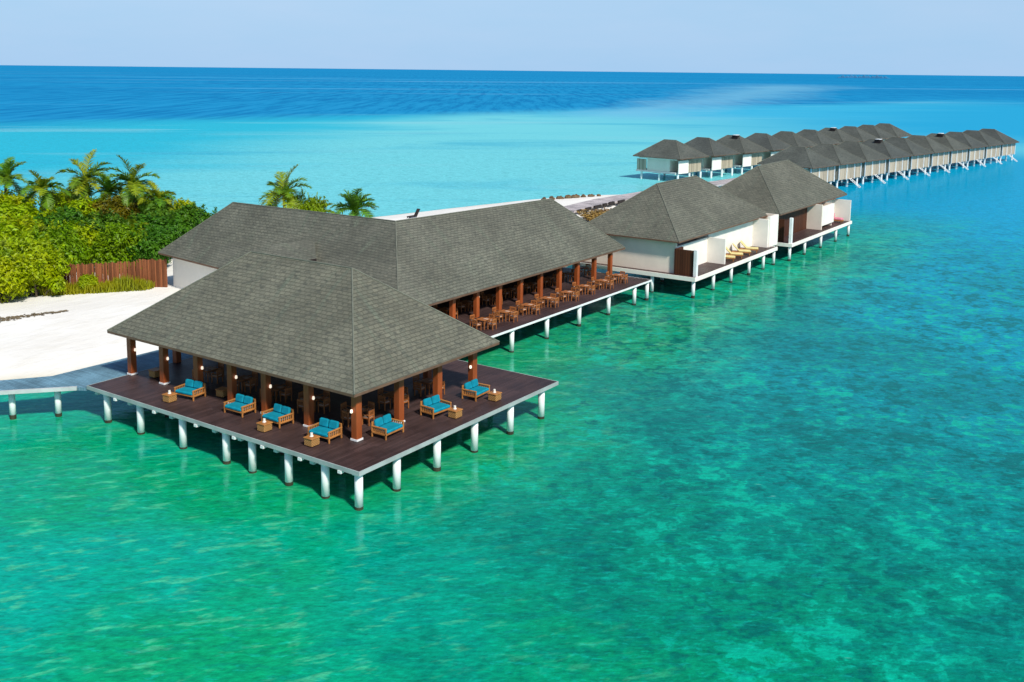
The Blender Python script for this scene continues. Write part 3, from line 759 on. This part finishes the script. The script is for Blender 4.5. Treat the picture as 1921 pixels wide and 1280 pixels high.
# small wind ripples, shading painted in: brighter crests, darker troughs
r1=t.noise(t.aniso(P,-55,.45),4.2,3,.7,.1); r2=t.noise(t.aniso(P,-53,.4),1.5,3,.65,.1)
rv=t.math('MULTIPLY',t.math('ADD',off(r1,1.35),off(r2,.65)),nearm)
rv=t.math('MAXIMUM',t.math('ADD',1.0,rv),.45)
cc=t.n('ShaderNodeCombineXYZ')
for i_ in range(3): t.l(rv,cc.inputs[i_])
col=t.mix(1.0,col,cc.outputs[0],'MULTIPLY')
# ripples
w1=t.noise(t.aniso(P,-50,.5),1.5,4,.6,.3); w2=t.noise(t.aniso(P,-35,.55),.38,2,.5,.2); w3=t.noise(P,5.0,2,.5)
h=t.math('ADD',t.math('MULTIPLY',w1,.20),t.math('ADD',t.math('MULTIPLY',w2,.22),t.math('MULTIPLY',w3,.05)))
bp=t.bump(h,.16,.8)
bp2=t.bump(h,.55,.9)
df=t.n('ShaderNodeBsdfDiffuse'); t.l(col,df.inputs['Color']); t.l(bp2,df.inputs['Normal'])
gl=t.n('ShaderNodeBsdfGlossy'); gl.inputs['Roughness'].default_value=.10; t.l(bp,gl.inputs['Normal']); gl.inputs['Color'].default_value=(.5,.9,1,1)
fr=t.n('ShaderNodeFresnel'); fr.inputs['IOR'].default_value=1.33; t.l(bp,fr.inputs['Normal'])
mx=t.n('ShaderNodeMixShader'); t.l(t.math('MULTIPLY',t.math('MINIMUM',t.math('MULTIPLY',fr.outputs[0],.95),.15),t.math('MULTIPLY_ADD',deep,-.6,1.0)),mx.inputs[0]); t.l(df.outputs[0],mx.inputs[1]); t.l(gl.outputs[0],mx.inputs[2]); t.l(mx.outputs[0],t.out.inputs[0])
S=60000; s=MB(); s.face([(-S,-S,0),(S,-S,0),(S,S,0),(-S,S,0)]); sea=s.build('sea',t.m,None); tag(sea,'turquoise lagoon and blue ocean','sea',kind='structure')

# low island on the horizon
isl=MB(); ang=math.atan2(1644.5,5770); c0=Vector((5733,1609,0)); e=Vector((math.sin(ang),-math.cos(ang),0)); fd=Vector((math.cos(ang),math.sin(ang),0))
N_=46; 
for i in range(N_):
    a=-140+280*i/N_; b=-140+280*(i+1)/N_; ha=max(1.5,(13+4*math.sin(i*1.7)+3*math.sin(i*.6))*min(1,(i+.5)/5,(N_-i-.5)/5)); 
    isl.tube([c0+e*(a+b)/2-Vector((0,0,2)),c0+e*(a+b)/2+Vector((0,0,ha*.6)),c0+e*(a+b)/2+Vector((0,0,ha))],[5.5,5.0,1.5],6)
tag(isl.build('distant_island',M['farisle'],None),'low dark island on the horizon','island',kind='structure')

# ------------------------------------------------------------------ vegetation
def leaf_quad(mb,p,n,s,rn,ar=1.7):
    n=n.normalized(); a=n.cross(Vector((rn.uniform(-1,1),rn.uniform(-1,1),rn.uniform(-1,1))))
    if a.length<1e-3: a=Vector((1,0,0))
    a.normalize(); b=n.cross(a); l=s*ar/2; w=s/2
    mb.face([p-a*l,p+b*w*.8-a*l*.1+n*s*.12,p+a*l,p-b*w*.8-a*l*.1+n*s*.12])
def shrub(seed,mat,lumps,nleaf,ls):
    rn=random.Random(seed); t=thing('beach_shrub','x','shrub'); mb=MB()
    vol=[l[3]**2 for l in lumps]; tot=sum(vol)
    for (x,y,z,r,fl),w in zip(lumps,vol):
        for _ in range(int(nleaf*w/tot)):
            d=Vector((rn.gauss(0,1),rn.gauss(0,1),rn.gauss(.25,1))).normalized()
            rr=r*(rn.random()**.28)*(1+.26*math.sin(5*d.x+seed)*math.sin(4*d.y+2*d.z)+.10*math.sin(11*d.z+9*d.x))
            p=Vector((x,y,z))+Vector((d.x*rr,d.y*rr,d.z*rr*fl))
            if p.z<.05: p.z=rn.uniform(.05,.5)
            leaf_quad(mb,p,d*.7+Vector((rn.uniform(-.7,.7),rn.uniform(-.7,.7),rn.uniform(0,1))),ls*rn.uniform(.6,1.3),rn)
    for _ in range(70):
        l=rn.choice(lumps); d=Vector((rn.gauss(0,1),rn.gauss(0,1),abs(rn.gauss(.5,.8)))).normalized(); b0=Vector(l[:3])+d*l[3]*.9; g_=(d+Vector((0,0,.5))).normalized(); ln=rn.uniform(.35,1.05)
        for k in range(9):
            p=b0+g_*ln*k/8+Vector((rn.uniform(-.1,.1),rn.uniform(-.1,.1),0)); leaf_quad(mb,p,g_+Vector((rn.uniform(-1,1),rn.uniform(-1,1),rn.uniform(-.3,.6))),ls*rn.uniform(.6,1.1),rn,2.2)
    mb.build('foliage',mat,t,world=False)
    s=MB()
    for x,y,z,r,fl in lumps: s.tube([(x*.15,y*.15,-.5),(x*.5,y*.5,z*.45),(x*.9,y*.9,z*.95)],[.11,.08,.03],6)
    s.build('stem',M['stem'],t,world=False)
    return t
def lumps(seed,n,R0,H):
    rn=random.Random(seed); out=[(0,0,H*.55,R0*.66,.85)]
    for k in range(n):
        a=2*math.pi*k/n+rn.uniform(-.4,.4); q=R0*rn.uniform(.42,.74)
        out.append((q*math.cos(a),q*math.sin(a),H*rn.uniform(.25,.80),R0*rn.uniform(.24,.46),.9))
    return out
SH={'lime':[shrub(11,M['lime'],lumps(1,10,3.1,3.8),8200,.235),shrub(12,M['lime'],lumps(2,9,3.1,4.2),8200,.25)],
    'green':[shrub(13,M['green'],lumps(3,10,3.1,4.0),8200,.235)],'deep':[shrub(14,M['deep'],lumps(4,9,3.1,4.2),8000,.26)],
    'olive':[shrub(15,M['olive'],lumps(5,8,3.1,4.4),6500,.24)]}
BUSH=[ # u,v,kind,scale,height,label
 (11.6,56.0,'lime',.92,.95,'bright lime shrub at the far left edge of the sand, lowest in the picture'),
 (15.2,56.3,'lime',.88,.9,'bright lime shrub at the sand edge just left of the brown fence'),
 (12.0,61.0,'green',1.0,1.0,'mid green shrub behind the lime one at the far left edge'),
 (17.6,61.0,'lime',1.0,1.05,'lime shrub behind the left end of the brown fence'),
 (18.5,68.5,'lime',1.15,1.1,'big lime shrub at the left picture edge, midway up the thicket'),
 (22.4,64.0,'green',.95,1.0,'mid green shrub close behind the middle of the brown fence'),
 (26.3,66.8,'lime',1.0,1.0,'lime shrub in the middle of the thicket above the fence'),
 (26.6,59.8,'green',.95,1.0,'mid green shrub behind the fence where it turns to the hall'),
 (30.3,66.5,'deep',1.05,1.05,'dark green glossy shrub in the centre of the thicket'),
 (33.4,62.5,'deep',1.0,1.0,'dark green shrub right above the left corner of the hall roof'),
 (29.0,58.0,'deep',.9,.9,'dark green shrub between the fence corner and the hall roof'),
 (29.5,76.5,'deep',1.05,.95,'shaded dark shrub in the hollow at the left of the thicket'),
 (28.0,83.5,'lime',1.25,1.1,'tall yellow-lime shrub at the back left of the thicket'),
 (35.0,80.5,'lime',1.2,1.15,'tall yellow-lime shrub under the large middle palm'),
 (36.8,75.5,'olive',1.05,1.05,'olive green shrub under the right of the two tall palms'),
 (39.0,70.0,'deep',1.05,1.0,'dark green shrub at the right part of the thicket'),
 (43.6,72.5,'lime',.95,1.1,'lime shrub at the right end of the thicket against the lagoon'),
 (40.2,64.5,'deep',1.0,1.0,'dark green shrub beside the sloping hip of the hall roof'),
 (33.0,92.5,'lime',1.3,1.2,'yellow-lime shrub at the top left of the thicket below the left palm'),
 (38.4,88.0,'lime',1.15,1.2,'yellow-lime shrub at the top of the thicket left of the large palm'),
 (23.0,75.0,'lime',1.15,1.05,'lime shrub left of the dark hollow in the thicket'),
 (42.5,80.5,'green',1.1,1.1,'mid green shrub at the back of the thicket, behind the two tall palms'),
 (47.0,53.4,'green',.72,1.4,'mid green shrub under the palm behind the hall ridge'),
 (19.2,54.2,'lime',.36,.42,'low yellow green plant against the left half of the brown fence'),
 (24.0,53.2,'green',.42,.55,'small green shrub growing against the front of the brown fence'),
 (95.5,41.8,'dry',.9,.42,'low dry brown brush between the hall roof and the cream villa'),
 (100.5,42.6,'dry',.7,.34,'thin dry brush beside the cream villa roof at the sand'),
]
SH['dry']=[shrub(16,M['dry'],lumps(6,6,3,4.0),1500,.30)]
cnt={}
for u,v,k,s,h,lb in BUSH:
    i=cnt.get(k,0); cnt[k]=i+1; pr=SH[k][i%len(SH[k])]
    place(pr,(u,v,max(.1,ground(u,v))-.1),rnd.uniform(0,6.28),lb,'shrubs of the island thicket' if k!='dry' else 'dry brush by the boardwalk',(s*1.1,s*1.1,h*1.2) if k!='dry' and s>.5 else (s,s,h))

def palm(seed,H,nf,fl,mats,lean):
    rn=random.Random(seed); t=thing('palm_tree','x','palm tree')
    top=Vector((lean[0],lean[1],H)); pts=[Vector((lean[0]*f*f,lean[1]*f*f,-.6+(H+.6)*f)) for f in [i/8 for i in range(9)]]
    MB().tube(pts,[.26-.012*i for i in range(9)],8).build('trunk',M['bark'],t,world=False)
    for half in range(2):
        mb=MB()
        for k in range(half,nf,2):
            az=2*math.pi*k/nf+rn.uniform(-.25,.25); el=R(rn.choice([70,52,38,22,5,-18])+rn.uniform(-8,8)); L_=fl*rn.uniform(.8,1.1)
            p=top.copy(); d=Vector((math.cos(az)*math.cos(el),math.sin(az)*math.cos(el),math.sin(el))); n=14; st=L_/n; prevp=p.copy()
            sidev=Vector((-math.sin(az),math.cos(az),0))
            for i in range(n):
                f=i/n; d=(d+Vector((0,0,-.085-.05*f))).normalized(); q=p+d*st; upv=sidev.cross(d)
                w=.035*(1-f)+.012
                mb.face([p-sidev*w,q-sidev*w,q+sidev*w,p+sidev*w])
                ll=fl*.30*math.sin(math.pi*min(1,.12+f*.95))**.7+.08
                for s in (-1,1):
                    for j in range(3):
                        b=p+(q-p)*(j/3+rn.uniform(0,.2)); dirv=(sidev*s*.85+d*.55+upv*rn.uniform(-.55,.05)).normalized()
                        tip=b+dirv*ll*rn.uniform(.8,1.1)+Vector((0,0,-.12*ll)); ww=d*.050
                        mb.face([b-ww,b+ww,b+dirv*ll*.55+ww*.9,tip,b+dirv*ll*.55-ww*.9])
                p=q
        mb.build('fronds',mats[half],t,world=False)
    return t
PA=palm(21,7.0,18,3.6,(M['palmleaf'],M['palmleaf']),(.4,-.3)); PB=palm(22,7.1,20,3.9,(M['palmleaf'],M['palmyellow']),(-.6,.3)); PC=palm(23,5.7,16,3.2,(M['palmleaf'],M['palmyellow']),(.2,.5))
for pr,u,v,s,rz,lb in [(PA,33.0,94.5,1.02,.4,'coconut palm cut by the left picture edge'),(PC,33.6,85.0,1.15,1.3,'small palm crown between the edge palm and the large middle palm'),
  (PB,38.1,84.7,1.06,2.2,'large coconut palm with a bare pale trunk, tallest of the left group'),(PA,39.5,80.2,.86,3.4,'low dark palm between the two tall palms of the left group'),
  (PB,39.6,75.4,1.04,5.0,'tall yellowish coconut palm at the right of the left group'),(PC,39.9,71.0,1.0,.2,'low yellowish palm rising from the right of the thicket'),
  (PB,45.4,54.8,1.0,1.1,'coconut palm behind the hall ridge, left of two'),(PA,44.3,42.2,.93,4.1,'yellowish palm behind the hall ridge, right of two'),
  (PC,24.5,71.0,.62,.9,'young palm fronds rising in the middle of the lime shrubs'),(PC,31.0,63.0,.66,2.0,'young palm fronds rising from the dark shrubs above the fence'),(PC,16.0,64.5,.60,4.0,'young palm fronds at the left picture edge above the lime shrubs'),
  (PC,49.2,53.0,.8,2.9,'short palm leaning beside the palm behind the hall ridge')]:
    place(pr,(u,v,ground(u,v)-.1),rz,lb,'coconut palms on the island',(s,s,s))

# grass along the fence and seaweed line on the sand
g=MB(); rn=random.Random(5)
for _ in range(3200):
    f=rn.random(); a=Vector((16.2,56.4))*(1-f)+Vector((23.6,51.1))*f; q=a+Vector((rn.uniform(-.9,.5),rn.uniform(-1.0,.2)))
    z=ground(q.x,q.y); hh=rn.uniform(.3,1.0)+.7*max(0,math.sin(f*9+1))*rn.random(); d=Vector((rn.uniform(-.3,.3),rn.uniform(-.3,.3),hh)); w=Vector((rn.uniform(-1,1),rn.uniform(-1,1),0)).normalized()*.06
    p=Vector((q.x,q.y,z-.05)); g.face([p-w,p+w,p+d+w*.3,p+d-w*.3])
tag(g.build('beach_grass',M['grass'],None),'thin yellow green grass at the foot of the fence','grass',kind='stuff')
g=MB()
for _ in range(420):
    f=rn.random(); q=Vector((4.5,51.2))*(1-f)+Vector((13.2,48.0))*f+Vector((rn.gauss(0,.25),rn.gauss(0,.45)*(1.25-f)))
    z=ground(q.x,q.y)+.02; r=rn.uniform(.06,.24); a0=rn.uniform(0,6)
    g.face([(q.x+r*math.cos(a0+a)*rn.uniform(.5,1),q.y+r*math.sin(a0+a)*rn.uniform(.5,1),z+rn.uniform(0,.05)) for a in (0,1.3,2.6,3.8,5.1)])
tag(g.build('seaweed_line',M['weed'],None),'line of dry seaweed scraps on the white sand','seaweed',kind='stuff')
# rocks at the sand point
def rock(seed):
    rn=random.Random(seed); mb=MB(); n=9; k=6; vs=[]; fs=[]
    for i in range(k+1):
        ph=math.pi*i/k
        for j in range(n):
            th=2*math.pi*j/n; r=1+rn.uniform(-.25,.2); vs.append((r*math.sin(ph)*math.cos(th),r*math.sin(ph)*math.sin(th)*.8,r*math.cos(ph)*.7))
    for i in range(k):
        for j in range(n): fs.append((i*n+j,(i+1)*n+j,(i+1)*n+(j+1)%n,i*n+(j+1)%n))
    mb.add(vs,fs); return tag(mb.build('shore_rock',M['rock'],None),'x','rock')
RK=[rock(31),rock(32)]
rl=['dark rock nearest the hall ridge at the left end of the rock line','second rock from the left end of the rock line','large brown rock left of the middle of the rock line','brown rock in the middle of the rock line on the sand point','low pale brown rock right of the middle of the rock line','third rock from the right end of the rock line','second rock from the right end of the rock line','rock at the right end of the rock line by the boardwalk']
for i in range(8):
    f=i/7; u=109.0+9.5*f; v=59.6-5.4*f; r=rnd.uniform(.55,1.0)*(1-.3*f)
    pr=RK[i%2]; place(pr,(u,v,ground(u,v)+.1),rnd.uniform(0,6),rl[i],'rocks on the sand point',(r*1.15,r,r*1.0))

# ------------------------------------------------------------------ light, sky, camera
sun_dir=Vector((-.27,-.65,.71)).normalized()
el=math.asin(sun_dir.z); az=math.atan2(sun_dir.x,sun_dir.y)
sd=bpy.data.lights.new('sun','SUN'); sd.energy=4.4; sd.angle=R(5); sd.color=(1,.95,.87)
so=bpy.data.objects.new('sun',sd); C.objects.link(so); so.location=(20,-40,60); so.rotation_euler=(-sun_dir).to_track_quat('-Z','Y').to_euler()
w=bpy.data.worlds.new('World'); bpy.context.scene.world=w; w.use_nodes=True; nt=w.node_tree; nt.nodes.clear()
sk=nt.nodes.new('ShaderNodeTexSky'); sk.sky_type='NISHITA'; sk.sun_disc=False; sk.sun_elevation=el; sk.sun_rotation=az; sk.altitude=0; sk.air_density=1.0; sk.dust_density=.2; sk.ozone_density=2.5
W=lambda ty: nt.nodes.new(ty)
tc=W('ShaderNodeTexCoord'); sx=W('ShaderNodeSeparateXYZ'); nt.links.new(tc.outputs['Generated'],sx.inputs[0])
mr=W('ShaderNodeMapRange'); mr.interpolation_type='SMOOTHSTEP'; nt.links.new(sx.outputs[2],mr.inputs[0]); mr.inputs[1].default_value=-.02; mr.inputs[2].default_value=.40; mr.inputs[3].default_value=.96; mr.inputs[4].default_value=0
mp=W('ShaderNodeMapping'); mp.inputs['Scale'].default_value=(1,1,5); nt.links.new(tc.outputs['Generated'],mp.inputs[0])
cn=W('ShaderNodeTexNoise'); cn.inputs['Scale'].default_value=5; cn.inputs['Detail'].default_value=4; cn.inputs['Roughness'].default_value=.6; nt.links.new(mp.outputs[0],cn.inputs['Vector'])
hz=W('ShaderNodeMix'); hz.data_type='RGBA'; nt.links.new(cn.outputs[0],hz.inputs[0]); SKY=.115
hz.inputs[6].default_value=(.31/SKY,.56/SKY,.84/SKY,1); hz.inputs[7].default_value=(.42/SKY,.60/SKY,.86/SKY,1)
tn=W('ShaderNodeMix'); tn.data_type='RGBA'; nt.links.new(mr.outputs[0],tn.inputs[0]); nt.links.new(hz.outputs[2],tn.inputs[7])
bg=W('ShaderNodeBackground'); bg.inputs[1].default_value=SKY; ow=W('ShaderNodeOutputWorld')
nt.links.new(sk.outputs[0],tn.inputs[6]); nt.links.new(tn.outputs[2],bg.inputs[0]); nt.links.new(bg.outputs[0],ow.inputs[0])

cam=bpy.data.cameras.new('camera'); co=bpy.data.objects.new('camera',cam); C.objects.link(co)
f_,cy,yaw,pit,rol=1896.648,409.758,.6076114,.1453701,.0107694
f0=Vector((math.cos(yaw),math.sin(yaw),0)); rr=Vector((math.sin(yaw),-math.cos(yaw),0)); up=Vector((0,0,1))
fw=f0*math.cos(pit)-up*math.sin(pit); uu=up*math.cos(pit)+f0*math.sin(pit)
r2=rr*math.cos(rol)+uu*math.sin(rol); u2=uu*math.cos(rol)-rr*math.sin(rol)
m=Matrix((r2,u2,-fw)).transposed().to_4x4(); m.translation=(-36.6047,-34.9428,23.0); co.matrix_world=m
cam.sensor_width=36; cam.lens=f_/1921*36; cam.shift_y=-(640-cy)/1921; cam.clip_start=.5; cam.clip_end=200000
sc=bpy.context.scene; sc.camera=co
sc.view_settings.view_transform='Standard'; sc.view_settings.look='None'; sc.view_settings.exposure=.06; sc.view_settings.gamma=1
sc.cycles.use_denoising=True; sc.cycles.max_bounces=6
